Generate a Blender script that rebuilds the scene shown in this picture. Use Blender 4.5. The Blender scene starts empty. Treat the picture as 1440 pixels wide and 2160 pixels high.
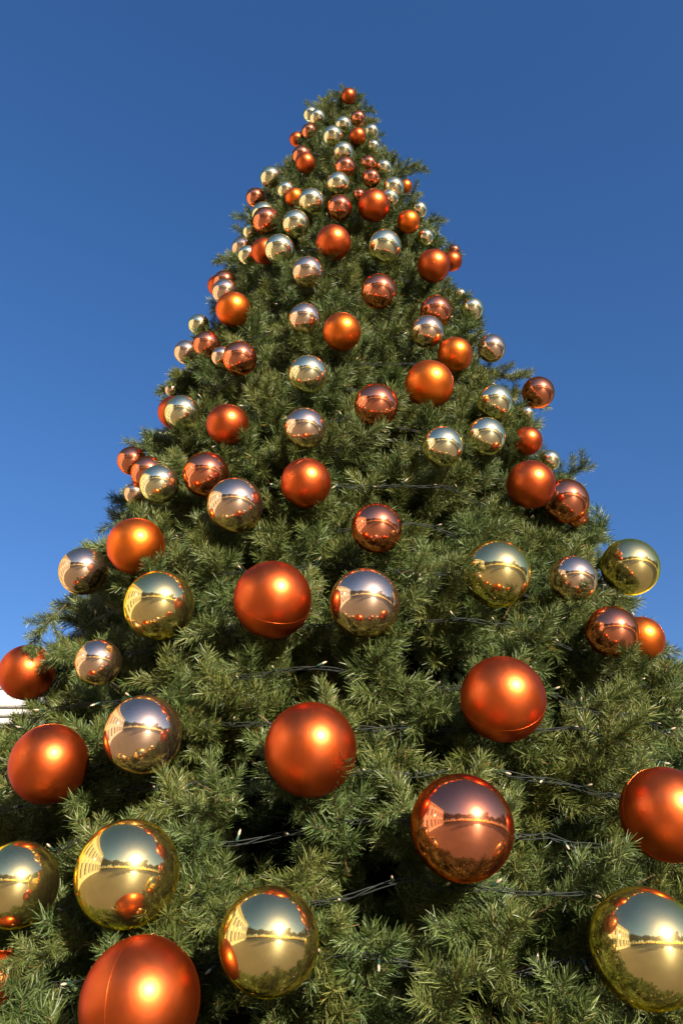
import bpy, bmesh, math, random
from mathutils import Vector, Matrix, Euler, noise
import numpy as np

R_ = math.radians
scene = bpy.context.scene
col = scene.collection

# ------------------------------------------------------------------ camera
PITCH, CAM_H, LENS = R_(35.5), 1.6, 28.0
cam = bpy.data.cameras.new('camera')
cam.lens, cam.sensor_fit, cam.sensor_height, cam.sensor_width = LENS, 'VERTICAL', 36.0, 24.0
cam.clip_start, cam.clip_end = 0.05, 2000
cam_o = bpy.data.objects.new('camera', cam)
cam_o.location = (0, 0, CAM_H)
cam_o.rotation_euler = (math.pi / 2 + PITCH, 0, 0)
col.objects.link(cam_o)
scene.camera = cam_o

# ------------------------------------------------------------------ sky and sun
SUN_EL, SUN_AZ = R_(16), R_(152.5)            # azimuth clockwise from +Y
world = bpy.data.worlds.new('World')
scene.world = world
world.use_nodes = True
wn, wl = world.node_tree.nodes, world.node_tree.links
sky = wn.new('ShaderNodeTexSky')
sky.sky_type = 'NISHITA'
sky.sun_disc = False
sky.sun_elevation, sky.sun_rotation = SUN_EL, SUN_AZ
sky.air_density, sky.dust_density, sky.ozone_density = 1.2, 1.0, 2.0
hs = wn.new('ShaderNodeHueSaturation')
hs.inputs['Saturation'].default_value = 1.3
mul = wn.new('ShaderNodeMix')
mul.data_type, mul.blend_type = 'RGBA', 'MULTIPLY'
mul.inputs[0].default_value = 1.0
mul.inputs[7].default_value = (0.93, 0.90, 1.16, 1)
wl.new(sky.outputs[0], hs.inputs['Color'])
wl.new(hs.outputs[0], mul.inputs[6])
wl.new(mul.outputs[2], wn['Background'].inputs[0])
wn['Background'].inputs[1].default_value = 0.0935

sun = bpy.data.lights.new('sun', 'SUN')
sun.energy, sun.angle, sun.color = 5.0, R_(0.53), (1.0, 0.92, 0.78)
sun_o = bpy.data.objects.new('sun', sun)
sdir = Vector((math.sin(SUN_AZ) * math.cos(SUN_EL), math.cos(SUN_AZ) * math.cos(SUN_EL), math.sin(SUN_EL)))
sun_o.rotation_euler = sdir.to_track_quat('Z', 'Y').to_euler()
sun_o.location = sdir * 60
col.objects.link(sun_o)

vs = scene.view_settings
vs.view_transform, vs.look, vs.exposure, vs.gamma, vs.use_curve_mapping = 'Standard', 'None', 0.85, 1.0, False
cy = scene.cycles
cy.max_bounces, cy.diffuse_bounces, cy.glossy_bounces, cy.transmission_bounces = 7, 2, 5, 4
cy.caustics_reflective = cy.caustics_refractive = False
cy.sample_clamp_indirect = 6.0
cy.use_denoising = True

# ------------------------------------------------------------------ helpers
def tag(o, label=None, cat=None, group=None, kind=None):
    for k, v in (('label', label), ('category', cat), ('group', group), ('kind', kind)):
        if v:
            o[k] = v
    return o

def link(name, data, parent=None, mat=None):
    o = bpy.data.objects.new(name, data)
    if mat and data and hasattr(data, 'materials') and not data.materials:
        data.materials.append(mat)
    o.parent = parent
    col.objects.link(o)
    return o

def empty(name, loc=(0, 0, 0), rz=0.0):
    o = bpy.data.objects.new(name, None)
    o.empty_display_size = 0.1
    o.location, o.rotation_euler = loc, (0, 0, rz)
    col.objects.link(o)
    return o

def mesh_from(name, verts, faces, smooth=False):
    m = bpy.data.meshes.new(name)
    m.from_pydata([tuple(v) for v in verts], [], faces)
    if smooth:
        m.polygons.foreach_set('use_smooth', [True] * len(m.polygons))
    m.update()
    return m

def bm_mesh(name, bm, smooth=False):
    m = bpy.data.meshes.new(name)
    bm.to_mesh(m)
    bm.free()
    if smooth:
        m.polygons.foreach_set('use_smooth', [True] * len(m.polygons))
    return m

def box(bm, x0, x1, y0, y1, z0, z1, bevel=0.0):
    r = bmesh.ops.create_cube(bm, size=1.0)
    bmesh.ops.scale(bm, verts=r['verts'], vec=(x1 - x0, y1 - y0, z1 - z0))
    bmesh.ops.translate(bm, verts=r['verts'], vec=((x0 + x1) / 2, (y0 + y1) / 2, (z0 + z1) / 2))
    if bevel:
        es = list({e for v in r['verts'] for e in v.link_edges})
        bmesh.ops.bevel(bm, geom=es, offset=bevel, segments=1, affect='EDGES')

def box_mesh(name, *a, bevel=0.0):
    bm = bmesh.new()
    box(bm, *a, bevel=bevel)
    return bm_mesh(name, bm)

def tube(verts, faces, pts, radii, sides=6, closed=False):
    """append a tube along pts to the vertex and face lists"""
    n = len(pts)
    base = len(verts)
    prev = None
    for i, p in enumerate(pts):
        if closed:
            t = pts[(i + 1) % n] - pts[i - 1]
        else:
            t = pts[min(i + 1, n - 1)] - pts[max(i - 1, 0)]
        t = t.normalized()
        if prev is None:
            a = t.orthogonal().normalized()
        else:
            a = (prev - t * prev.dot(t)).normalized()
        prev = a
        b = t.cross(a)
        r = radii[i] if hasattr(radii, '__len__') else radii
        for k in range(sides):
            th = 2 * math.pi * k / sides
            verts.append(p + (a * math.cos(th) + b * math.sin(th)) * r)
    m = n if closed else n - 1
    for i in range(m):
        for k in range(sides):
            j, k2 = (i + 1) % n, (k + 1) % sides
            faces.append((base + i * sides + k, base + i * sides + k2, base + j * sides + k2, base + j * sides + k))

def new_mat(name):
    m = bpy.data.materials.new(name)
    m.use_nodes = True
    nt = m.node_tree
    return m, nt.nodes, nt.links, nt.nodes['Principled BSDF']

def ramp(nodes, stops):
    r = nodes.new('ShaderNodeValToRGB')
    e = r.color_ramp.elements
    while len(e) < len(stops):
        e.new(0.5)
    for k, (p, c) in enumerate(stops):
        e[k].position, e[k].color = p, (*c, 1)
    return r

def noisy_mat(name, c0, c1, scale, rough=0.7, bump=0.0, bscale=None, metallic=0.0, spec=0.5):
    m, n, l, b = new_mat(name)
    tc = n.new('ShaderNodeTexCoord')
    nz = n.new('ShaderNodeTexNoise')
    nz.inputs['Scale'].default_value, nz.inputs['Detail'].default_value = scale, 6
    l.new(tc.outputs['Object'], nz.inputs['Vector'])
    r = ramp(n, [(0.3, c0), (0.7, c1)])
    l.new(nz.outputs[0], r.inputs[0])
    l.new(r.outputs[0], b.inputs['Base Color'])
    b.inputs['Roughness'].default_value = rough
    b.inputs['Metallic'].default_value = metallic
    b.inputs['Specular IOR Level'].default_value = spec
    if bump:
        n2 = n.new('ShaderNodeTexNoise')
        n2.inputs['Scale'].default_value, n2.inputs['Detail'].default_value = bscale or scale * 6, 4
        l.new(tc.outputs['Object'], n2.inputs['Vector'])
        bp = n.new('ShaderNodeBump')
        bp.inputs['Strength'].default_value, bp.inputs['Distance'].default_value = bump, 0.02
        l.new(n2.outputs[0], bp.inputs['Height'])
        l.new(bp.outputs[0], b.inputs['Normal'])
    return m

# ------------------------------------------------------------------ materials
def needle_mat(name='fir_needle'):
    m, n, l, b = new_mat(name)
    at = n.new('ShaderNodeAttribute'); at.attribute_name = 'tint'
    oi = n.new('ShaderNodeObjectInfo')
    r1 = ramp(n, [(0.0, (0.030, 0.052, 0.012)), (0.35, (0.085, 0.118, 0.028)), (0.72, (0.180, 0.212, 0.066)), (0.955, (0.30, 0.33, 0.15)), (0.985, (0.28, 0.15, 0.04))])
    l.new(at.outputs['Fac'], r1.inputs[0])
    r2 = ramp(n, [(0.0, (0.84, 0.98, 0.98)), (0.5, (1.0, 1.0, 0.85)), (1.0, (1.11, 1.0, 0.74))])
    l.new(oi.outputs['Random'], r2.inputs[0])
    mx = n.new('ShaderNodeMix'); mx.data_type, mx.blend_type = 'RGBA', 'MULTIPLY'
    mx.inputs[0].default_value = 1.0
    l.new(r1.outputs[0], mx.inputs[6]); l.new(r2.outputs[0], mx.inputs[7])
    l.new(mx.outputs[2], b.inputs['Base Color'])
    b.inputs['Roughness'].default_value = 0.42
    b.inputs['Specular IOR Level'].default_value = 0.45
    tr = n.new('ShaderNodeBsdfTranslucent')
    l.new(mx.outputs[2], tr.inputs['Color'])
    ms = n.new('ShaderNodeMixShader'); ms.inputs[0].default_value = 0.10
    l.new(b.outputs[0], ms.inputs[1]); l.new(tr.outputs[0], ms.inputs[2])
    l.new(ms.outputs[0], n['Material Output'].inputs['Surface'])
    return m

def mirror_mat(name, base, edge, rough=0.03, haze=0.11, veil=0.05):
    """lacquered mirror plastic: a sharp lobe and two faint hazy ones, rippled very slightly"""
    m, n, l, b = new_mat(name)
    tc = n.new('ShaderNodeTexCoord')
    oi = n.new('ShaderNodeObjectInfo')
    nz = n.new('ShaderNodeTexNoise'); nz.noise_dimensions = '4D'
    nz.inputs['Scale'].default_value, nz.inputs['Detail'].default_value = 2.2, 2
    l.new(tc.outputs['Object'], nz.inputs['Vector'])
    w = n.new('ShaderNodeMath'); w.operation = 'MULTIPLY'; w.inputs[1].default_value = 40
    l.new(oi.outputs['Random'], w.inputs[0]); l.new(w.outputs[0], nz.inputs['W'])
    bp = n.new('ShaderNodeBump'); bp.inputs['Strength'].default_value, bp.inputs['Distance'].default_value = 0.02, 0.02
    l.new(nz.outputs[0], bp.inputs['Height'])
    # dust specks dull the lacquer here and there
    sp = n.new('ShaderNodeTexNoise'); sp.inputs['Scale'].default_value, sp.inputs['Detail'].default_value = 16, 8
    l.new(tc.outputs['Object'], sp.inputs['Vector'])
    rr = n.new('ShaderNodeMapRange')
    rr.inputs['From Min'].default_value, rr.inputs['From Max'].default_value = 0.55, 0.8
    rr.inputs['To Min'].default_value, rr.inputs['To Max'].default_value = rough, rough + 0.10
    l.new(sp.outputs[0], rr.inputs['Value'])
    shaders = []
    for k in range(3):
        s = b if k == 0 else n.new('ShaderNodeBsdfPrincipled')
        s.inputs['Base Color'].default_value = (*base, 1)
        s.inputs['Metallic'].default_value = 1.0
        s.inputs['Specular Tint'].default_value = (*edge, 1)
        if k == 0:
            l.new(rr.outputs[0], s.inputs['Roughness'])
        else:
            s.inputs['Roughness'].default_value = (0, 0.28, 0.58)[k]
        l.new(bp.outputs[0], s.inputs['Normal'])
        shaders.append(s)
    ms = n.new('ShaderNodeMixShader'); ms.inputs[0].default_value = haze
    l.new(shaders[0].outputs[0], ms.inputs[1]); l.new(shaders[1].outputs[0], ms.inputs[2])
    m2 = n.new('ShaderNodeMixShader'); m2.inputs[0].default_value = veil
    l.new(ms.outputs[0], m2.inputs[1]); l.new(shaders[2].outputs[0], m2.inputs[2])
    l.new(m2.outputs[0], n['Material Output'].inputs['Surface'])
    return m

def satin_mat(name, base, edge):
    m, n, l, b = new_mat(name)
    tc = n.new('ShaderNodeTexCoord')
    oi = n.new('ShaderNodeObjectInfo')
    r2 = ramp(n, [(0.0, tuple(c * 0.90 for c in base)), (1.0, tuple(min(1, c * 1.06) for c in base))])
    l.new(oi.outputs['Random'], r2.inputs[0])
    # uneven lacquer and a little grey dust in patches
    dn = n.new('ShaderNodeTexNoise'); dn.inputs['Scale'].default_value, dn.inputs['Detail'].default_value, dn.inputs['Roughness'].default_value = 3.5, 9, .7
    l.new(tc.outputs['Object'], dn.inputs['Vector'])
    dm = n.new('ShaderNodeMapRange')
    dm.inputs['From Min'].default_value, dm.inputs['From Max'].default_value, dm.inputs['To Max'].default_value = .45, .85, .16
    l.new(dn.outputs[0], dm.inputs['Value'])
    dx = n.new('ShaderNodeMix'); dx.data_type = 'RGBA'
    l.new(dm.outputs[0], dx.inputs[0]); l.new(r2.outputs[0], dx.inputs[6]); dx.inputs[7].default_value = (.42, .22, .13, 1)
    l.new(dx.outputs[2], b.inputs['Base Color'])
    b.inputs['Metallic'].default_value = 1.0
    b.inputs['Coat Weight'].default_value = 0.4
    b.inputs['Coat Roughness'].default_value = 0.33
    b.inputs['Specular Tint'].default_value = (*edge, 1)
    nz = n.new('ShaderNodeTexNoise'); nz.inputs['Scale'].default_value, nz.inputs['Detail'].default_value = 5, 6
    l.new(tc.outputs['Object'], nz.inputs['Vector'])
    rr = n.new('ShaderNodeMapRange')
    rr.inputs['To Min'].default_value, rr.inputs['To Max'].default_value = 0.33, 0.45
    l.new(nz.outputs[0], rr.inputs['Value']); l.new(rr.outputs[0], b.inputs['Roughness'])
    n2 = n.new('ShaderNodeTexNoise'); n2.inputs['Scale'].default_value, n2.inputs['Detail'].default_value = 90, 3
    l.new(tc.outputs['Object'], n2.inputs['Vector'])
    bp = n.new('ShaderNodeBump'); bp.inputs['Strength'].default_value, bp.inputs['Distance'].default_value = 0.06, 0.01
    l.new(n2.outputs[0], bp.inputs['Height']); l.new(bp.outputs[0], b.inputs['Normal'])
    return m

M = {}
M['needle'] = needle_mat()
M['stem'] = noisy_mat('branch_wire', (0.10, 0.075, 0.030), (0.20, 0.115, 0.045), 30, 0.7)
M['bark'] = noisy_mat('trunk_bark', (0.05, 0.035, 0.02), (0.11, 0.08, 0.05), 8, 0.85, 0.6)
M['core'] = noisy_mat('shade_core', (0.004, 0.006, 0.003), (0.011, 0.015, 0.007), 14, 1.0, 0.6, spec=0.0)  # near-black colour stands in for the shade deep inside the tree
M['G'] = mirror_mat('gold_lacquer', (0.91, 0.715, 0.30), (1.0, 0.76, 0.08))
M['S'] = mirror_mat('pale_gold_lacquer', (0.93, 0.81, 0.49), (1.0, 0.84, 0.26))
M['C'] = mirror_mat('copper_lacquer', (0.87, 0.29, 0.15), (1.0, 0.27, 0.03))
M['R'] = mirror_mat('champagne_lacquer', (0.92, 0.63, 0.43), (1.0, 0.64, 0.22))
M['O'] = satin_mat('satin_orange', (0.72, 0.112, 0.014), (0.30, 0.03, 0.006))
M['P'] = satin_mat('satin_bright_orange', (0.94, 0.185, 0.010), (0.50, 0.06, 0.005))
M['cap_gold'] = mirror_mat('cap_gold', (0.90, 0.70, 0.30), (1.0, 0.8, 0.3), 0.15)
M['cap_copper'] = mirror_mat('cap_copper', (0.80, 0.36, 0.14), (1.0, 0.5, 0.2), 0.15)
M['seam'] = noisy_mat('moulding_seam', (0.75, 0.13, 0.015), (0.85, 0.18, 0.03), 12, 0.30, metallic=0.9)
M['wire'] = noisy_mat('light_cable', (0.016, 0.020, 0.018), (0.034, 0.038, 0.034), 20, 0.6, spec=0.25)
M['socket'] = noisy_mat('bulb_socket', (0.015, 0.05, 0.028), (0.03, 0.08, 0.045), 40, 0.4)
m, n, l, b = new_mat('bulb_glass')
b.inputs['Base Color'].default_value = (0.95, 0.72, 0.50, 1)
b.inputs['Roughness'].default_value = 0.12
b.inputs['Transmission Weight'].default_value = 0.35
M['bulb'] = m
M['plaza'] = noisy_mat('plaza_gravel', (0.23, 0.18, 0.115), (0.29, 0.23, 0.15), 0.6, 0.6, 0.25, 30, spec=0.25)
M['cream'] = noisy_mat('cream_stone', (0.64, 0.56, 0.40), (0.73, 0.65, 0.48), 0.8, 0.75, 0.15, 12)
M['pale'] = noisy_mat('pale_stone', (0.70, 0.68, 0.62), (0.80, 0.78, 0.72), 0.7, 0.8, 0.15, 10)
M['lead'] = noisy_mat('roof_lead', (0.20, 0.23, 0.27), (0.30, 0.33, 0.37), 1.5, 0.5)
m, n, l, b = new_mat('window_glass')
b.inputs['Base Color'].default_value = (0.03, 0.035, 0.04, 1)
b.inputs['Roughness'].default_value = 0.08
b.inputs['Specular IOR Level'].default_value = 1.0
M['glass'] = m
M['joinery'] = noisy_mat('window_joinery', (0.55, 0.52, 0.45), (0.65, 0.62, 0.55), 3, 0.6)
M['leaf'] = noisy_mat('park_leaf', (0.020, 0.018, 0.008), (0.050, 0.038, 0.018), 0.5, 0.7)

# ------------------------------------------------------------------ the setting
def ground():
    vs_, fs = [], []
    n = 40
    for i in range(n + 1):
        for j in range(n + 1):
            # finer near the tree, reaching 700 m
            u, v = (i / n * 2 - 1), (j / n * 2 - 1)
            vs_.append((math.copysign(abs(u) ** 2.5, u) * 700, math.copysign(abs(v) ** 2.5, v) * 700, 0))
    for i in range(n):
        for j in range(n):
            a = i * (n + 1) + j
            fs.append((a, a + n + 1, a + n + 2, a + 1))
    tag(link('ground', mesh_from('ground', vs_, fs), None, M['plaza']), kind='structure')
ground()

def stone_building(name, label, loc, rz, length, height, depth, mat, bays, floors, roof_mat):
    """facade in the local XZ plane at y = 0 facing -y"""
    root = empty(name, loc, rz)
    tag(root, label, 'building')
    h = height
    L2 = length / 2
    link('wall', box_mesh('wall', -L2, L2, 0, depth, 0, h - 1.2), root, M[mat])
    link('plinth', box_mesh('plinth', -L2 - .12, L2 + .12, -.18, depth + .1, 0, 1.1, bevel=.05), root, M[mat])
    bm = bmesh.new()
    for k, (o, z0, z1) in enumerate(((.25, h - 1.9, h - 1.62), (.55, h - 1.62, h - 1.3), (.85, h - 1.3, h - 1.02))):
        box(bm, -L2 - o, L2 + o, -o, depth + o, z0 + .002 * k, z1, bevel=.04)
    link('cornice', bm_mesh('cornice', bm), root, M[mat])
    link('parapet', box_mesh('parapet', -L2 + .1, L2 - .1, .1, depth - .1, h - 1.015, h - .12, bevel=.04), root, M[mat])
    link('coping', box_mesh('coping', -L2 - .05, L2 + .05, -.05, depth + .05, h - .118, h, bevel=.03), root, M[roof_mat])
    bw = length / bays
    wh = (h - 3.4) / floors
    pil = box_mesh('pilaster', -.38, .38, -.28, .0, 1.12, h - 1.92, bevel=.05)
    ww, hh = bw * .34, wh * .64
    bm = bmesh.new()
    t = .14
    box(bm, -ww / 2 - t, -ww / 2, -.10, .02, -t, hh + t)
    box(bm, ww / 2, ww / 2 + t, -.10, .02, -t, hh + t)
    box(bm, -ww / 2 - .002, ww / 2 + .002, -.10, .02, hh, hh + t - .003)
    box(bm, -ww / 2 - .002, ww / 2 + .002, -.13, .02, -t + .003, 0)
    box(bm, -.035, .035, -.07, .02, .001, hh - .001)
    box(bm, -ww / 2 + .001, -.036, -.065, .02, hh * .6, hh * .6 + .06)
    box(bm, .036, ww / 2 - .001, -.065, .02, hh * .6, hh * .6 + .06)
    fr = bm_mesh('window', bm)
    pane = box_mesh('pane', -ww / 2, ww / 2, -.03, .015, 0, hh)
    for i in range(bays + 1):
        p = link('pilaster', pil, root, M[mat])
        p.location = (min(max(-L2 + i * bw, -L2 + .4), L2 - .4), 0, 0)
    for f in range(floors):
        for i in range(bays):
            w = link('window', fr, root, M['joinery'])
            w.location = (-L2 + (i + .5) * bw, 0, 1.5 + f * wh)
            link('pane', pane, w, M['glass'])
    return root

# cream building on the left of the square: seen in the mirror balls
fn = Vector((math.sin(R_(70)), -math.cos(R_(70)), 0))          # its facade looks this way
foot = Vector((0, 2, 0)) - fn * 13.6
along = Vector((fn.y, -fn.x, 0)).normalized()                  # towards the camera's side
if along.y > 0:
    along = -along
ctr = foot + along * 8.5
stone_building('stone_building', 'cream stone building with pilasters left of the tree, mirrored in the shiny balls',
               (ctr.x, ctr.y, 0), math.atan2(fn.x, -fn.y), 33.0, 14.8, 11.0, 'cream', 9, 2, 'cream')
# pale building behind the tree: only its top shows at the two edges of the picture
stone_building('stone_building', 'pale stone building behind the tree, its roofline peeping out at both edges',
               (0, 36, 0), 0.0, 52.0, 17.0, 14.0, 'pale', 13, 4, 'lead')

# ------------------------------------------------------------------ trees on the far side of the square
def park_tree_meshes(seed):
    rng = random.Random(seed)
    v, f = [], []
    pts = [Vector((rng.uniform(-.15, .15) * k, rng.uniform(-.15, .15) * k, 1.3 * k)) for k in range(5)]
    tube(v, f, pts, [.42, .34, .28, .2, .1], 7)
    blobs = []
    for k in range(9):
        a = rng.uniform(0, 6.28)
        z0 = rng.uniform(2.2, 5)
        rr = rng.uniform(1.6, 3.4)
        tip = Vector((math.cos(a) * rr, math.sin(a) * rr, z0 + rng.uniform(1.8, 4.4)))
        tube(v, f, [Vector((0, 0, z0)), Vector((tip.x * .5, tip.y * .5, z0 + .9)), tip], [.15, .09, .03], 5)
        blobs.append((tip, rng.uniform(1.2, 2.1)))
    blobs.append((Vector((0, 0, 8.6)), 2.0))
    tr = mesh_from('trunk', v, f, True)
    v, f = [], []
    for c, r in blobs:
        for q in range(170):
            d = Vector((rng.gauss(0, 1), rng.gauss(0, 1), rng.gauss(0, 1))).normalized()
            p = c + d * r * rng.uniform(.35, 1.05)
            s = rng.uniform(.22, .42)
            a = Vector((rng.gauss(0, 1), rng.gauss(0, 1), rng.gauss(0, 1))).normalized()
            b_ = a.orthogonal().normalized()
            k = len(v)
            v += [p - a * s, p + b_ * s * .6, p + a * s, p - b_ * s * .6]
            f.append((k, k + 1, k + 2, k + 3))
    return tr, mesh_from('crown', v, f)

tm = [park_tree_meshes(s) for s in (3, 8, 21)]
rng = random.Random(5)
for k in range(30):
    az = R_(-84 + k * 6.4 + rng.uniform(-2, 2))                # from straight behind the camera
    d = rng.uniform(58, 78)
    t = empty('park_tree', (math.sin(az) * d, -math.cos(az) * d, 0), rng.uniform(0, 6.28))
    s = rng.uniform(1.4, 2.2)
    t.scale = (s * 1.15, s * 1.15, s)
    tag(t, 'bushy park tree in the dark line mirrored across the shiny balls', 'tree', 'trees across the square')
    a, b_ = tm[k % 3]
    link('trunk', a, t, M['bark']); link('crown', b_, t, M['leaf'])
hv, hf = [], []
bm = bmesh.new()
for k in range(60):
    az = R_(-90 + k * 3.4)
    bmesh.ops.create_icosphere(bm, subdivisions=2, radius=1.0, matrix=Matrix.Translation((math.sin(az) * 58, -math.cos(az) * 58, .7)) @ Matrix.Diagonal((2.4, 2.4, rng.uniform(1.0, 1.7), 1)))
for v_ in bm.verts:
    v_.co += Vector((rng.uniform(-.2, .2), rng.uniform(-.2, .2), rng.uniform(-.15, .15)))
tag(link('hedge', bm_mesh('hedge', bm), None, M['leaf']), 'long dark clipped hedge below the park trees across the square', 'hedge')

# ------------------------------------------------------------------ the Christmas tree: envelope
AX, AY, APEX, K = -0.015, 4.0, 9.72, 0.245
LEAN = 0.007                       # the axis drifts this far to the right per metre below the tip

PROFILE = [(6.0, .911), (6.6, .84), (7.2, .76), (7.6, .65), (7.95, .50), (8.3, .42), (8.9, .31), (9.3, .19), (9.5, .10), (9.9, .02)]

def env(z):
    """radius of the foliage: a straight cone with a fuller shoulder near the top"""
    if z <= 6.0:
        return K * (APEX - z)
    for (z0, r0), (z1, r1) in zip(PROFILE, PROFILE[1:]):
        if z <= z1:
            return r0 + (r1 - r0) * (z - z0) / (z1 - z0)
    return .02

def lean(z):
    return LEAN * (APEX - z)

F_PX = LENS / 36.0 * 2160
CF = Vector((0, math.cos(PITCH), math.sin(PITCH)))
CU = Vector((0, -math.sin(PITCH), math.cos(PITCH)))
CAM = Vector((0, 0, CAM_H))

def project(p):
    q = p - CAM
    d = q.dot(CF)
    return 720 + F_PX * q.x / d, 1080 - F_PX * q.dot(CU) / d, d

def on_tree(x, y, r, push, out):
    """point of the tree's surface seen at (x, y); the ball's radius follows from its distance"""
    d = (CF * F_PX + Vector((1, 0, 0)) * (x - 720) + CU * (1080 - y)).normalized()
    c = d.dot(CF)
    best, hit, t = (9, 0), None, 1.0
    while t < 14:
        p = CAM + d * t
        rad = r * t * c / F_PX
        g = math.hypot(p.x - AX - lean(p.z), p.y - AY) - (env(p.z) + out * rad)
        if g < best[0]:
            best = (g, t)
        if g < 0:
            hit = t
            break
        t += 0.01
    t = (hit or best[1]) + push
    return CAM + d * t, r * t * c / F_PX

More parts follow.
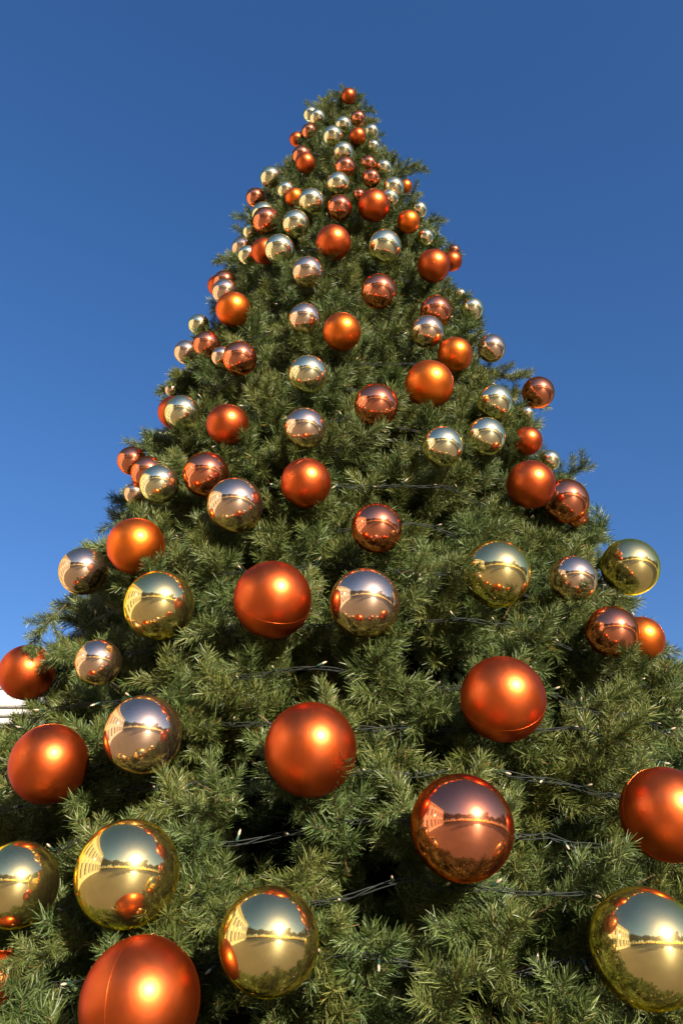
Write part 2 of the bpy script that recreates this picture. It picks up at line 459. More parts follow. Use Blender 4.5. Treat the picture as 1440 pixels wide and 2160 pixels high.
# x, y, radius in the photograph's pixels, finish, push back, label
BALLS = [
 (735, 203, 15, 'O', 0, 'small matte orange ball at the very tip of the tree, topmost of all'),
 (655, 241, 15, 'G', .10, 'small shiny gold ball near the tip on the left outline, half behind another gold one'),
 (669, 248, 16, 'G', 0, 'small shiny gold ball near the tip overlapping the gold ball at the left outline'),
 (755, 250, 15, 'C', 0, 'small shiny copper ball just below the topmost orange ball'),
 (724, 264, 17, 'G', .12, 'small shiny gold ball near the tip, upper of two touching gold ones in the middle'),
 (702, 287, 20, 'G', 0, 'small shiny gold ball near the tip, lower of two touching gold ones in the middle'),
 (754, 288, 17, 'O', 0, 'small matte orange ball second below the tip, right of two gold ones'),
 (783, 278, 15, 'G', 0, 'small shiny gold ball on the right outline beside the second orange ball from the tip'),
 (787, 309, 13, 'G', .10, 'small shiny gold ball mostly behind sprigs on the right outline near the tip'),
 (652, 277, 15, 'C', .08, 'small shiny copper ball below the pair of gold balls on the upper left outline'),
 (625, 294, 14, 'O', .10, 'small matte orange ball on the left outline near the tip, half behind sprigs'),
 (724, 321, 20, 'G', .08, 'small shiny gold ball near the tip, directly above a copper ball in the middle'),
 (636, 328, 19, 'C', .10, 'small shiny copper ball near the tip, behind an orange ball at the left'),
 (644, 344, 20, 'O', 0, 'small matte orange ball near the tip overlapping a copper ball at the left'),
 (728, 353, 21, 'C', 0, 'small shiny copper ball in the middle between two gold balls near the tip'),
 (777, 346, 16, 'C', .05, 'small shiny copper ball near the tip, upper of two copper ones right of the middle'),
 (809, 354, 16, 'G', .05, 'small shiny gold ball right of two small copper balls near the tip'),
 (783, 376, 18, 'C', 0, 'small shiny copper ball near the tip, lower of two copper ones right of the middle'),
 (571, 374, 21, 'G', 0, 'shiny gold ball on the upper left outline above a small copper ball'),
 (603, 401, 17, 'G', 0, 'small shiny gold ball touching a small orange ball left of the upper middle'),
 (621, 417, 19, 'P', .06, 'small matte orange ball squeezed between two gold balls at the upper left'),
 (539, 417, 19, 'C', 0, 'small shiny copper ball sticking out at the upper left outline'),
 (657, 425, 26, 'G', 0, 'shiny gold ball right of a small orange one, left of the upper middle'),
 (556, 452, 24, 'G', .14, 'shiny gold ball mostly behind a copper ball on the upper left outline'),
 (561, 466, 27, 'C', 0, 'shiny copper ball covering a gold ball on the upper left outline'),
 (624, 472, 27, 'G', 0, 'shiny gold ball right of a copper ball at the upper left'),
 (528, 488, 15, 'G', .16, 'small shiny gold ball mostly behind sprigs on the upper left outline'),
 (511, 523, 21, 'R', .10, 'shiny champagne ball at the left outline above a small gold ball'),
 (522, 538, 19, 'G', 0, 'small shiny gold ball at the left outline under a champagne ball'),
 (557, 530, 26, 'O', .12, 'matte orange ball half hidden behind a gold ball on its right, upper left'),
 (590, 526, 30, 'G', 0, 'shiny gold ball covering half of an orange ball, upper left'),
 (703, 512, 35, 'O', 0, 'matte orange ball in the upper middle, left of a lone gold ball'),
 (713, 388, 23, 'G', 0, 'shiny gold ball in the upper middle above a copper ball'),
 (757, 411, 12, 'C', .05, 'tiny shiny copper ball peeping out left of a large orange ball, upper middle'),
 (716, 438, 25, 'C', 0, 'shiny copper ball in the upper middle, left of a large orange ball'),
 (788, 434, 32, 'O', 0, 'large matte orange ball in the upper middle, right of a copper ball'),
 (830, 396, 21, 'G', 0, 'shiny gold ball above a half hidden gold one at the upper right'),
 (855, 393, 13, 'P', .10, 'small matte orange ball beside a gold ball on the upper right outline'),
 (821, 419, 19, 'G', .10, 'shiny gold ball half hidden behind the large orange ball at the upper right'),
 (883, 443, 17, 'G', .06, 'small shiny gold ball on the upper right outline above an orange ball'),
 (861, 468, 23, 'P', 0, 'matte orange ball near the upper right outline, between two small gold ones'),
 (897, 500, 16, 'G', 0, 'small shiny gold ball above a large orange ball near the right outline'),
 (811, 520, 33, 'G', 0, 'lone shiny gold ball right of an orange ball in the upper middle'),
 (914, 561, 33, 'O', 0, 'large matte orange ball near the right outline covering a smaller orange one'),
 (953, 551, 20, 'O', .14, 'matte orange ball at the right outline, partly behind a larger orange one'),
 (957, 529, 12, 'C', .22, 'tiny shiny copper ball at the right outline above two orange balls'),
 (970, 621, 12, 'G', .12, 'tiny shiny gold ball at the right outline beside a larger gold one'),
 (995, 652, 23, 'G', 0, 'shiny gold ball sticking out at the right outline, upper half of the tree'),
 (919, 657, 32, 'C', .08, 'shiny copper ball above a champagne ball at the right'),
 (901, 700, 33, 'R', 0, 'shiny champagne ball below a copper ball at the right'),
 (959, 748, 35, 'P', .04, 'matte orange ball upper right of the brightest large orange ball'),
 (1036, 735, 28, 'R', 0, 'shiny champagne ball at the right outline, right of two orange balls'),
 (905, 811, 51, 'P', 0, 'large bright matte orange ball right of a copper ball, centre right'),
 (649, 574, 31, 'R', 0, 'shiny champagne ball in the middle below and left of an orange ball'),
 (643, 673, 32, 'R', 0, 'shiny champagne ball upper left of an orange ball in the middle'),
 (721, 700, 40, 'P', 0, 'matte orange ball in the middle, right of a champagne ball'),
 (650, 790, 41, 'G', 0, 'lone shiny gold ball in the middle, above a champagne ball'),
 (643, 904, 44, 'R', 0, 'shiny champagne ball in the middle below a gold ball'),
 (461, 603, 22, 'O', .22, 'matte orange ball at the left outline, rearmost in a cluster of four'),
 (474, 595, 23, 'C', .16, 'shiny copper ball at the left outline between orange and champagne balls of a cluster'),
 (475, 616, 26, 'R', .08, 'shiny champagne ball at the left outline, directly above an orange ball in a cluster'),
 (492, 653, 35, 'P', 0, 'matte orange ball at the left, lowest and foremost in a cluster of four'),
 (420, 685, 21, 'G', .06, 'shiny gold ball at the left outline above a copper ball'),
 (436, 727, 27, 'C', .03, 'shiny copper ball at the left outline between a gold and a champagne ball'),
 (393, 743, 24, 'R', .05, 'shiny champagne ball sticking out at the left outline beside a copper ball'),
 (468, 753, 21, 'R', .10, 'shiny champagne ball mostly behind a copper ball on its right, left side'),
 (506, 756, 36, 'C', 0, 'shiny copper ball covering a champagne ball at the left'),
 (362, 822, 13, 'R', .15, 'small shiny champagne ball mostly behind sprigs on the left outline'),
 (368, 870, 33, 'O', .14, 'matte orange ball on the left outline almost covered by a gold ball'),
 (385, 871, 35, 'G', 0, 'shiny gold ball on the left outline in front of an orange ball'),
 (480, 896, 44, 'O', 0, 'matte orange ball with dark foliage gaps around it, left of the middle'),
 (279, 972, 29, 'C', .06, 'shiny copper ball farthest out in a cluster on the left outline'),
 (312, 997, 33, 'C', .10, 'shiny copper ball half behind a gold ball in the cluster on the left outline'),
 (337, 1021, 41, 'G', 0, 'shiny gold ball in front of the cluster on the left outline'),
 (286, 1041, 22, 'R', .14, 'small shiny champagne ball lowest in the cluster on the left outline'),
 (435, 1001, 48, 'C', .06, 'shiny copper ball just above a large champagne ball, left of the middle'),
 (496, 1066, 59, 'R', 0, 'large shiny champagne ball touching a copper ball, left of the middle'),
 (1134, 828, 32, 'C', 0, 'shiny copper ball sticking out furthest at the right outline'),
 (1110, 872, 14, 'G', .16, 'small shiny gold ball mostly hidden below a copper ball at the right outline'),
 (1043, 848, 35, 'G', 0, 'shiny gold ball at the right, upper left of an orange ball'),
 (1024, 921, 41, 'G', 0, 'shiny gold ball at the right, right of another gold ball'),
 (1112, 930, 29, 'O', .03, 'matte orange ball at the right with sprigs over its left side'),
 (1158, 971, 21, 'G', .08, 'small shiny gold ball at the right outline above an orange ball'),
 (1119, 1022, 51, 'O', 0, 'large matte orange ball at the right in front of a copper ball'),
 (1193, 1057, 47, 'C', .12, 'large shiny copper ball at the right outline, partly behind an orange ball'),
 (1215, 1088, 23, 'C', .26, 'small shiny copper ball peeping out behind a large copper one, right outline'),
 (287, 1152, 60, 'P', 0, 'large matte orange ball with a sprig across its lower right, left side'),
 (176, 1205, 50, 'R', 0, 'shiny champagne ball at the left outline beside a large orange ball'),
 (336, 1277, 73, 'G', 0, 'large shiny gold ball below an orange ball at the left'),
 (208, 1397, 48, 'R', 0, 'shiny champagne ball lower left, right of an orange ball at the left outline'),
 (57, 1418, 57, 'O', 0, 'matte orange ball at the far left outline with sprigs over its top'),
 (645, 1019, 53, 'O', 0, 'matte orange ball in the very middle of the tree'),
 (794, 1114, 53, 'C', 0, 'shiny copper ball in the middle, above a large champagne ball'),
 (769, 1272, 74, 'R', 0, 'large shiny champagne ball in the middle, right of a large orange ball'),
 (933, 942, 43, 'G', 0, 'shiny gold ball right of the middle, left of another gold ball'),
 (1047, 1210, 71, 'G', 0, 'large shiny gold ball right of the middle with sprigs over its left side'),
 (1208, 1221, 49, 'R', 0, 'shiny champagne ball at the right between two gold balls'),
 (1328, 1196, 60, 'G', 0, 'shiny gold ball sticking out against the sky at the right outline'),
 (1290, 1333, 54, 'C', 0, 'shiny copper ball at the right overlapping an orange ball'),
 (1352, 1348, 47, 'P', .14, 'matte orange ball at the right outline half behind a copper ball'),
 (1060, 1474, 89, 'O', 0, 'large matte orange ball lower right, above the biggest copper ball'),
 (302, 1549, 81, 'R', 0, 'large shiny champagne ball lower left, right of an orange ball'),
 (104, 1611, 81, 'O', 0, 'large matte orange ball lower left, left of a champagne ball'),
 (655, 1580, 97, 'O', 0, 'large matte orange ball with a vertical seam, lower middle'),
 (575, 1265, 82, 'O', 0, 'large matte orange ball left of a large champagne ball in the middle'),
 (269, 1842, 108, 'G', 0, 'large shiny gold ball at the lower left reflecting an orange ball'),
 (36, 1866, 86, 'G', 0, 'large shiny gold ball cut off by the left edge'),
 (296, 2112, 125, 'O', 0, 'biggest matte orange ball, cut off by the bottom edge'),
 (567, 1984, 106, 'G', 0, 'large shiny gold ball at the bottom, right of the biggest orange ball'),
 (-4, 2066, 54, 'O', .08, 'matte red-orange ball sunk among the needles, cut off by the lower left edge'),
 (974, 1745, 108, 'C', 0, 'biggest shiny copper ball, lower right of the middle'),
 (1404, 1717, 95, 'O', 0, 'large matte orange ball cut off by the right edge'),
 (1362, 1998, 117, 'G', 0, 'biggest shiny gold ball, cut off by the lower right edge'),
 (793, 855, 46, 'C', 0, 'shiny copper ball left of the brightest large orange ball'),
 (799, 615, 37, 'C', 0, 'shiny copper ball upper right of an orange ball in the middle'),
]
balls = []
for x, y, r, kind, push, label in BALLS:
    p, rad = on_tree(x, y, r * (1.05 if r < 36 else 1.0), push, 0.25 if r > 45 else 0.5)
    if kind == 'G' and y < 1100:
        kind = 'S'                     # the smaller gold balls have a paler lacquer
    balls.append((p, rad, kind, label))

# ------------------------------------------------------------------ branches
def branch_variant(seed, length):
    """one fir branch along +X: wired stem, side twigs, flat bent needles"""
    rng = random.Random(seed)
    nv, nf, tint = [], [], []
    sv, sf = [], []
    samples = []

    def curve(p0, d0, L, droop, n=7):
        pts, p, d = [p0], p0.copy(), d0.normalized()
        for _ in range(n):
            d = (d + Vector((rng.uniform(-.05, .05), rng.uniform(-.05, .05), droop + rng.uniform(-.04, .04)))).normalized()
            p = p + d * (L / n)
            pts.append(p.copy())
        return pts

    def needles(pts, start, per_m, shade):
        seg = [(pts[i + 1] - pts[i]).length for i in range(len(pts) - 1)]
        tot = sum(seg)
        n = int(tot * (1 - start) * per_m)
        roll = rng.uniform(0, 6.28)
        for q in range(n):
            s = start + (1 - start) * (q + rng.random()) / n
            a, i = s * tot, 0
            while i < len(seg) - 1 and a > seg[i]:
                a -= seg[i]; i += 1
            p = pts[i].lerp(pts[i + 1], min(1, a / seg[i]))
            t = (pts[i + 1] - pts[i]).normalized()
            u = t.orthogonal().normalized()
            w = t.cross(u)
            roll += 2.399 + rng.uniform(-.5, .5)
            out = u * math.cos(roll) + w * math.sin(roll)
            ang = R_(rng.uniform(30, 76)) * (1 - .55 * max(0, (s - .85) / .15))
            d = t * math.cos(ang) + out * math.sin(ang)
            L = rng.uniform(.030, .055) * (1 - .25 * max(0, (s - .8) / .2))
            side = (d.cross(out) + Vector((rng.gauss(0, .5), rng.gauss(0, .5), rng.gauss(0, .5)))).cross(d).normalized()
            wd = rng.uniform(.0009, .0014)
            bend = (t * rng.uniform(.0, .5) + Vector((rng.gauss(0, .25), rng.gauss(0, .25), rng.gauss(0, .25)))) * L * .4
            m1 = p + d * L * .55
            e1 = p + d * L + bend
            k = len(nv)
            nv.extend((p - side * wd * .8, p + side * wd * .8, m1 + side * wd, m1 - side * wd, e1 + side * wd * .45, e1 - side * wd * .45))
            nf.append((k, k + 1, k + 2, k + 3)); nf.append((k + 3, k + 2, k + 4, k + 5))
            tv = min(.96, max(0, rng.gauss(.5 + shade, .24)))
            if rng.random() < .012:
                tv = 1.0
            tint.extend([tv] * 6)

    main = curve(Vector((0, 0, 0)), Vector((1, 0, rng.uniform(-.05, .15))), length, rng.uniform(-.02, .05), 9)
    tube(sv, sf, main, [.0032 - .0021 * i / 9 for i in range(10)], 4)
    needles(main, .2, 1250, rng.uniform(-.1, .1))
    samples += [main[i] for i in (3, 5, 7, 9)]
    nt = rng.randint(7, 9)
    for k in range(nt):
        s = .18 + .70 * k / (nt - 1)
        i = int(s * 9)
        p = main[i].lerp(main[i + 1], s * 9 - i)
        t = (main[i + 1] - main[i]).normalized()
        phi = (0 if k % 2 else math.pi) + rng.gauss(0, 1.1)
        out = Vector((0, math.cos(phi), math.sin(phi)))
        a = R_(rng.uniform(30, 66))
        tw = curve(p, t * math.cos(a) + out * math.sin(a), rng.uniform(.10, .17) * (1.1 - .45 * s), rng.uniform(-.05, .09), 5)
        tube(sv, sf, tw, [.0020, .0018, .0016, .0014, .0012, .0009], 3)
        needles(tw, .05, 1300, rng.uniform(-.14, .16))
        samples += [tw[3], tw[5]]
    base = len(nv)
    m = mesh_from('branch', nv + sv, nf + [tuple(q + base for q in f) for f in sf])
    at = m.attributes.new('tint', 'FLOAT', 'POINT')
    at.data.foreach_set('value', np.array(tint + [0.3] * len(sv), dtype=np.float32))
    m.materials.append(M['needle']); m.materials.append(M['stem'])
    mi = np.zeros(len(m.polygons), dtype=np.int32)
    mi[len(nf):] = 1
    m.polygons.foreach_set('material_index', mi)
    return m, samples

NVAR = 7
variants = [branch_variant(100 + k, .36 + .02 * (k % 3)) for k in range(NVAR)]

tree = empty('christmas_tree', (AX, AY, 0))
tag(tree, 'tall cone-shaped green artificial Christmas tree covered with balls and light strings', 'christmas tree')
v, f = [], []
tube(v, f, [Vector((lean(z), 0, z)) for z in (0, .3, 2, 5, 8, 9.2)], [.30, .26, .20, .13, .06, .02], 12)
link('trunk', mesh_from('trunk', v, f, True), tree, M['bark'])
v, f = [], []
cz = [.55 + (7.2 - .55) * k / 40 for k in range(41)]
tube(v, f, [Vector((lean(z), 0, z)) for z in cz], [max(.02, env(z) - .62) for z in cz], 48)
link('shade_core', mesh_from('shade_core', v, f, True), tree, M['core'])  # solid dark core, added so the gaps between branches look deeply shaded

def make_branches():
    rng = random.Random(77)
    out = []
    bl = [(p, r) for p, r, _, _ in balls]
    z, ga, i = .35, 0.0, 0
    slant = math.sqrt(1 + K * K)
    placed = []
    notch = on_tree(8, 1474, 1, 0, 0)[0]        # a gap in the foliage low on the left side
    while z < 9.42:
        R0 = env(z)
        dens = 78.0 if z < 4.2 else 56.0
        dz = 1.0 / (dens * 2 * math.pi * max(R0, .1) * slant)
        z += dz
        ga += 2.39996 + rng.uniform(-.25, .25)
        best = None
        for tryk in range(5):
            a = ga + rng.uniform(-.15, .15)
            zz = z + rng.uniform(-.05, .05)
            R1 = env(zz)
            bump = noise.noise(Vector((math.cos(a) * R1 * 2.2, math.sin(a) * R1 * 2.2, zz * 2.2))) * .15 * min(1, R1 / .9)
            n_ = Vector((math.cos(a), math.sin(a), 0))
            tng = Vector((-math.sin(a), math.cos(a), 0))
            el = R_(rng.gauss(16, 17))
            if zz > 9.1:
                el = R_(rng.uniform(5, 75))
            d = (n_ * math.cos(el) + Vector((0, 0, 1)) * math.sin(el) + tng * rng.gauss(0, .45)).normalized()
            sc = rng.uniform(.82, 1.12) * (1 if zz < 7.5 else .8)
            vi = rng.randrange(NVAR)
            L = .38 * sc
            tipr = R1 + bump + rng.gauss(0, .03) + (rng.uniform(.05, .13) if rng.random() < .06 else 0)
            inset = rng.uniform(0, .05) if rng.random() < .42 else rng.uniform(.07, .42)
            # base so that the tip lies on the envelope
            rb = max(.0, tipr - inset - L * math.hypot(d.x, d.y))
            base = Vector((n_.x * rb + lean(zz), n_.y * rb, zz - L * d.z))
            X = d
            Zr = Vector((0, 0, 1)) - X * X.z
            Zr = Zr.normalized()
            Y = Zr.cross(X)
            rot = Matrix((X, Y, Zr)).transposed() @ Matrix.Rotation(rng.gauss(0, .6), 3, 'X')
            base_w = base + Vector((AX, AY, 0))
            pts = [base_w + rot @ (q * sc) for q in variants[vi][1]]
            bad = 0
            for (c, r) in bl:
                if (c - base_w).length > .9:
                    continue
                tc = (CAM - c).normalized()
                for q in pts:
                    e = q - c
                    dd = e.length
                    if dd < r * .95:
                        bad += 2
                    h = e.dot(tc)
                    if h > 0 and (e - tc * h).length < r * .68:
                        bad += 1
            if best is None or bad < best[0]:
                best = (bad, base, rot, sc, vi, base_w + d * L)
            if bad == 0:
                break
        tip = best[5]
        hole = noise.noise(Vector((tip.x * 4.6, tip.y * 4.6, tip.z * 4.6 + 7))) > .17
        if best[0] <= 1 and not (hole and rng.random() < .8) and (tip - notch).length > .13 and tip.z < 9.18:
            placed.append(best)
    # every ball hangs in a nest of its own: sprigs above, beside and below it
    for c, r in bl:
        ctr_ = Vector((AX + lean(c.z), AY, c.z))
        n_ = (c - ctr_).normalized()
        tng = Vector((-n_.y, n_.x, 0))
        got = 0
        for u_, t_ in ((1.0, .2), (.35, 1.05), (.25, -1.05), (-.75, .5), (-.8, -.5), (.9, 0), (0, 0)):
            spare = u_ in (.9, 0)                 # a ball with no sprig yet gets one in any case
            if (spare and got) or (not spare and rng.random() < .2):
                continue
            tip = c - n_ * r * rng.uniform(.2, .7) + Vector((0, 0, r * u_ * 1.05)) + tng * t_ * r
            el = R_(rng.gauss(14, 10))
            d = (n_ * math.cos(el) + Vector((0, 0, 1)) * math.sin(el) + tng * t_ * .3).normalized()
            vi, sc = rng.randrange(NVAR), rng.uniform(.75, 1.0) * (1 if c.z < 7.5 else .8)
            base_w = tip - d * (.37 * sc)
            Zr = (Vector((0, 0, 1)) - d * d.z).normalized()
            rot = Matrix((d, Zr.cross(d), Zr)).transposed() @ Matrix.Rotation(rng.gauss(0, .6), 3, 'X')
            pts = [base_w + rot @ (q * sc) for q in variants[vi][1]]
            bad = 0
            for (c2, r2) in bl:
                if (c2 - c).length < 1.0:
                    tc = (CAM - c2).normalized()
                    for q in pts:
                        e = q - c2
                        h = e.dot(tc)
                        bad += 2 * (e.length < r2 * .93) + (h > 0 and (e - tc * h).length < r2 * .72)
            if (bad <= 1 or (spare and bad <= 6)) and tip.z < 9.18 and (tip - notch).length > .12:
                got += 1
                placed.append((bad, base_w - Vector((AX, AY, 0)), rot, sc, vi, tip))
    # the leader and its two side shoots at the tip
    for px, py, tx in ((684, 192, -.12), (674, 214, -.5)):
        tip = on_tree(px, py, 1, 0, 0)[0]
        tip.y = AY - .05
        d0 = (CF * F_PX + Vector((1, 0, 0)) * (px - 720) + CU * (1080 - py))
        tip = CAM + d0 * ((AY - .05) / d0.y)
        d = Vector((tx, -.1, 1)).normalized()
        rot = d.to_track_quat('X', 'Z').to_matrix()
        placed.append((0, tip - d * .24 - Vector((AX, AY, 0)), rot, .62, rng.randrange(NVAR), tip))
    # sprigs that reach across a ball from one side
    rt = CF.cross(CU)
    for x, y, dx, dy in SPRIGS:
        k_ = min(range(len(BALLS)), key=lambda q: abs(BALLS[q][0] - x) + abs(BALLS[q][1] - y))
        c, r = bl[k_]
        tc = (CAM - c).normalized()
        side = (rt * dx + CU * dy)
        tip = c + side * r * .75 + tc * r * .95
        root_ = Vector((AX + lean(c.z), AY, c.z))
        base_w = c + side * (r * 1.5 + .15) - (c - root_).normalized() * .06
        d = (tip - base_w)
        sc = d.length / .37
        d.normalize()
        Zr = (Vector((0, 0, 1)) - d * d.z).normalized()
        rot = Matrix((d, Zr.cross(d), Zr)).transposed()
        if sc < .6:
            base_w -= d * (.6 - sc) * .37
            sc = .6
        placed.append((0, base_w - Vector((AX, AY, 0)), rot, min(sc, 1.1), rng.randrange(NVAR), tip))
    return placed

SPRIGS = [(287, 1152, .5, -.7), (57, 1418, .3, .9), (57, 1418, .9, .35), (1112, 930, -1, 0), (1047, 1210, -.95, .1),
          (1047, 1210, -.8, -.5), (385, 871, -.1, -.85), (1208, 1221, .3, -.85), (655, 1580, .3, -1), (703, 512, -.3, -.9),
          (625, 294, .8, -.4), (787, 309, -.6, .3), (1290, 1333, .5, -.85), (1352, 1348, 0, -.95), (528, 488, .6, 0),
          (362, 822, .5, .4), (1134, 828, -.9, .5), (1134, 828, -.95, -.5), (652, 277, .3, -.8), (-6, 2066, .8, .4), (-6, 2066, .6, -.6), (1024, 921, .1, -.9), (621, 417, .4, -.4)]
placed = make_branches()
# the 300 that show largest are parts of their own, the rest is one crown
def show(b_):
    x, y, d = project(b_[5])
    if not (-40 < x < 1480 and -40 < y < 2200) or d < .1:
        return 0
    n_ = Vector((b_[5].x - AX, b_[5].y - AY, 0)).normalized()
    tc = (CAM - b_[5]).normalized()
    return b_[3] / d if n_.dot(tc) > .15 else 0
order = sorted(range(len(placed)), key=lambda i: -show(placed[i]))
near = set(order[:300])
src = {}
for i in order[:300]:
    _, base, rot, sc, vi, _ = placed[i]
    o = link('branch', variants[vi][0], tree)
    o.matrix_local = Matrix.Translation(base) @ rot.to_4x4() @ Matrix.Scale(sc, 4)
    src.setdefault(vi, o)
rest = [placed[i] for i in range(len(placed)) if i not in near]
me = bpy.data.meshes.new('crown')
me.from_pydata([tuple(b_[1]) for b_ in rest], [], [])
ra = me.attributes.new('rot', 'FLOAT_VECTOR', 'POINT')
ra.data.foreach_set('vector', np.array([tuple(b_[2].to_euler()) for b_ in rest], dtype=np.float32).ravel())
sa = me.attributes.new('scl', 'FLOAT', 'POINT')
sa.data.foreach_set('value', np.array([b_[3] for b_ in rest], dtype=np.float32))
va = me.attributes.new('var', 'INT', 'POINT')
va.data.foreach_set('value', np.array([b_[4] for b_ in rest], dtype=np.int32))
crown = link('crown', me, tree)
tag(crown, kind='stuff')
ng = bpy.data.node_groups.new('crown', 'GeometryNodeTree')
ng.interface.new_socket('Geometry', in_out='INPUT', socket_type='NodeSocketGeometry')
ng.interface.new_socket('Geometry', in_out='OUTPUT', socket_type='NodeSocketGeometry')
gi, go = ng.nodes.new('NodeGroupInput'), ng.nodes.new('NodeGroupOutput')
jn = ng.nodes.new('GeometryNodeJoinGeometry')

def named(nm, ty):
    q = ng.nodes.new('GeometryNodeInputNamedAttribute')
    q.data_type = ty
    q.inputs['Name'].default_value = nm
    return q
na, ns, nv_ = named('rot', 'FLOAT_VECTOR'), named('scl', 'FLOAT'), named('var', 'INT')
e2r = ng.nodes.new('FunctionNodeEulerToRotation')
ng.links.new(na.outputs[0], e2r.inputs[0])
for vi, so in src.items():
    cp = ng.nodes.new('FunctionNodeCompare')
    cp.data_type, cp.operation = 'INT', 'EQUAL'
    ng.links.new(nv_.outputs[0], cp.inputs[2])
    cp.inputs[3].default_value = vi
    ob = ng.nodes.new('GeometryNodeObjectInfo')
    ob.transform_space = 'ORIGINAL'
    ob.inputs['Object'].default_value = so
    ob.inputs['As Instance'].default_value = False
    ip = ng.nodes.new('GeometryNodeInstanceOnPoints')
    ng.links.new(gi.outputs[0], ip.inputs['Points'])
    ng.links.new(cp.outputs[0], ip.inputs['Selection'])
    ng.links.new(ob.outputs['Geometry'], ip.inputs['Instance'])
    ng.links.new(e2r.outputs[0], ip.inputs['Rotation'])
    ng.links.new(ns.outputs[0], ip.inputs['Scale'])
    ng.links.new(ip.outputs[0], jn.inputs[0])
ng.links.new(jn.outputs[0], go.inputs[0])
crown.modifiers.new('crown', 'NODES').node_group = ng

# ------------------------------------------------------------------ light strings
bv, bf = [], []
tube(bv, bf, [Vector((0, 0, z)) for z in (0, .004, .010, .015, .0185)], [.0022, .0034, .0036, .0026, .0006], 8)
bulb_mesh = mesh_from('bulb', bv, bf, True); bulb_mesh.materials.append(M['bulb'])
bv, bf = [], []
tube(bv, bf, [Vector((0, 0, z)) for z in (-.016, -.012, -.002, .002)], [.0024, .0042, .0042, .0036], 8)
socket_mesh = mesh_from('socket', bv, bf, True); socket_mesh.materials.append(M['socket'])

def light_string(z0, seed):
    rng = random.Random(seed)
    s = empty('light_string', (AX, AY, 0))
    tag(s, 'thin dark twisted cable of small clear bulbs wound round the Christmas tree', 'light string', 'light strings wound round the tree')
    R0 = env(z0)
    n = max(40, int(R0 * 2 * math.pi / .035))
    ctr = []
    for k in range(n):
        a = 2 * math.pi * k / n
        w = Vector((math.cos(a) * R0 * 1.7, math.sin(a) * R0 * 1.7, z0 * 3 + seed))
        z = z0 + .05 * noise.noise(w) + .02 * noise.noise(w * 4) - .10 * abs(math.sin(a * max(2, round(R0 * 5)) + seed)) * .25
        r = env(z) - .125 + .095 * noise.noise(w * 1.3 + Vector((9, 3, 1)))
        # pass behind the balls
        p = Vector((math.cos(a) * r + lean(z), math.sin(a) * r, z))
        for c, br, _, _ in balls:
            q = c - Vector((AX, AY, 0))
            if (p - q).length < br + .012:
                m_ = Vector((math.cos(a), math.sin(a), 0))
                p -= m_ * (br + .012 + (p - q).dot(m_)) if (p - q).dot(m_) > -br else Vector()
        ctr.append(p)
    v, f = [], []
    for w_ in range(3):
        pts = []
        for k, p in enumerate(ctr):
            th = k * .55 + w_ * 2.094
            m_ = Vector((p.x, p.y, 0)).normalized()
            o = (.0045 + .004 * (noise.noise(p * 5) + .5))
            pts.append(p + m_ * math.cos(th) * o + Vector((0, 0, math.sin(th) * o)))
        tube(v, f, pts, .0016, 5, closed=True)
    link('cable', mesh_from('cable', v, f, True), s, M['wire'])
    step = max(2, int(.17 / .035))
    for k in range(rng.randrange(step), n, step):
        p = ctr[k]
        if p.y > .2 * R0:                        # the far side of the tree carries none in view
            continue
        m_ = Vector((p.x, p.y, 0)).normalized()
        d = (m_ + Vector((rng.gauss(0, .6), rng.gauss(0, .6), rng.uniform(-.9, .7)))).normalized()
        q = d.to_track_quat('Z', 'Y')
        so = link('socket', socket_mesh, s)
        so.location, so.rotation_mode, so.rotation_quaternion = p + m_ * .008 + d * .02, 'QUATERNION', q
        link('bulb', bulb_mesh, so)
z, k = 1.35, 0
while z < 9.0:
    light_string(z, k)
    k += 1
    z += .165 if z < 2.6 else (.24 if z < 4.5 else .36)

# ------------------------------------------------------------------ balls
def unit_sphere(name):
    bm = bmesh.new()
    bmesh.ops.create_uvsphere(bm, u_segments=96, v_segments=48, radius=1.0)
    return bm_mesh(name, bm, True)
shells = {}
for kd in 'GSCROP':
    shells[kd] = unit_sphere('shell')
    shells[kd].materials.append(M[kd])
v, f = [], []
tube(v, f, [Vector((0, 0, z)) for z in (.955, .99, 1.0, 1.085, 1.105, 1.108)], [.155, .158, .15, .135, .11, .004], 24)
cap_meshes = {}
for kd in 'GSCROP':
    cap_meshes[kd] = mesh_from('cap', v, f, True)
    cap_meshes[kd].materials.append(M['cap_copper' if kd in 'COP' else 'cap_gold'])
v, f = [], []
tube(v, f, [Vector((math.cos(t) * .07, 0, 1.16 + math.sin(t) * .075)) for t in [2 * math.pi * q / 14 for q in range(14)]], .011, 5, closed=True)
loop_mesh = mesh_from('hanging_loop', v, f, True); loop_mesh.materials.append(M['cap_gold'])
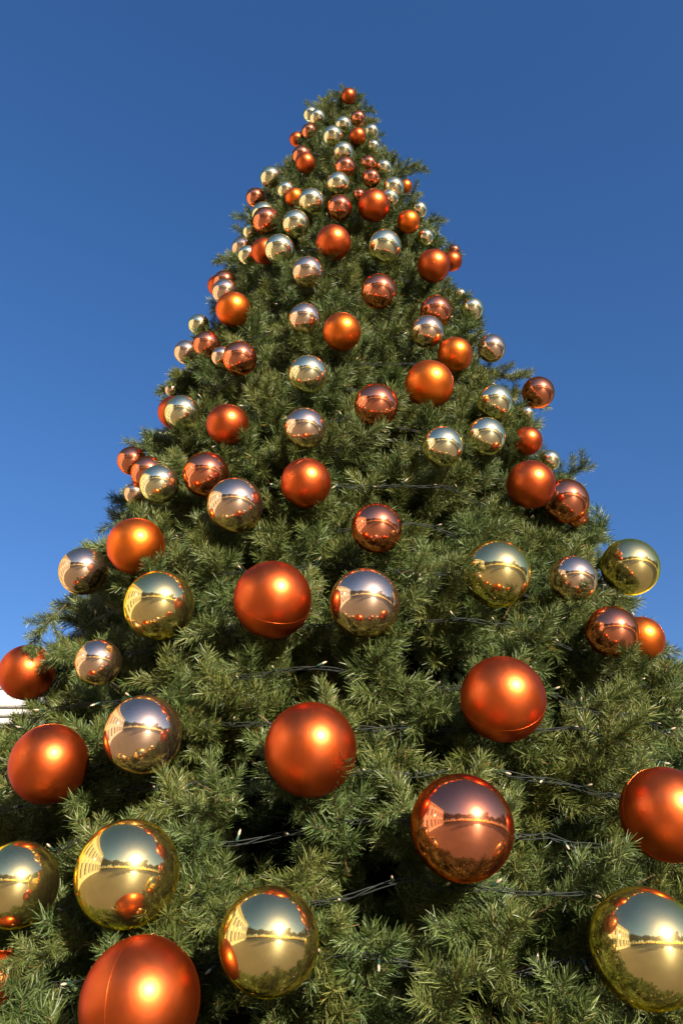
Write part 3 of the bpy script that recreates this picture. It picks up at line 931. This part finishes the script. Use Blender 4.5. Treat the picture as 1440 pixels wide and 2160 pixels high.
v, f = [], []
tube(v, f, [Vector((math.cos(t), math.sin(t), 0)) * 1.0005 for t in [2 * math.pi * q / 96 for q in range(96)]], .0032, 6, closed=True)
seam_mesh = mesh_from('seam', v, f, True); seam_mesh.materials.append(M['seam'])
GROUPS = {'S': 'shiny gold balls on the tree', 'P': 'matte orange balls on the tree', 'O': 'matte orange balls on the tree', 'G': 'shiny gold balls on the tree', 'C': 'shiny copper balls on the tree', 'R': 'shiny champagne balls on the tree'}
# seams that show in the photograph: weights along right, up and towards the camera
SEAMS = {(655, 1580): (1, -.12, .10), (296, 2112): (1, .05, .38), (575, 1265): (.25, 1, .55), (1060, 1474): (0, 1, .75)}
rng = random.Random(11)
for p, r, kd, label in balls:
    o = empty('christmas_ball', p)
    inward = (Vector((AX, AY, p.z)) - p).normalized()
    up = (Vector((0, 0, 1)) + inward * rng.uniform(.45, .9) + Vector((rng.gauss(0, .22), rng.gauss(0, .22), 0))).normalized()
    o.rotation_mode = 'QUATERNION'
    o.rotation_quaternion = up.to_track_quat('Z', 'Y')
    o.scale = (r, r, r)
    tag(o, label, 'christmas ball', GROUPS[kd])
    sh = link('shell', shells[kd], o)
    link('cap', cap_meshes[kd], o)
    link('hanging_loop', loop_mesh, o)
    if kd in 'OP':
        se = link('seam', seam_mesh, o)
        # the moulding seam is a great circle; most turn their edge away from the square
        tc = (CAM - p).normalized()
        rt = CF.cross(CU)
        x_, y_, _ = project(p)
        for (sx, sy), (wr, wu, wt) in SEAMS.items():
            if abs(x_ - sx) + abs(y_ - sy) < 12:
                nrm = rt * wr + CU * wu + tc * wt
                break
        else:
            nrm = tc + Vector((rng.gauss(0, .3), rng.gauss(0, .3), rng.gauss(0, .3)))
        nrm = o.rotation_quaternion.inverted() @ nrm.normalized()
        se.rotation_mode, se.rotation_quaternion = 'QUATERNION', nrm.to_track_quat('Z', 'Y')
print('balls', len(balls), 'size', min(b_[1] for b_ in balls), max(b_[1] for b_ in balls), 'branches', len(placed), 'strings', k)
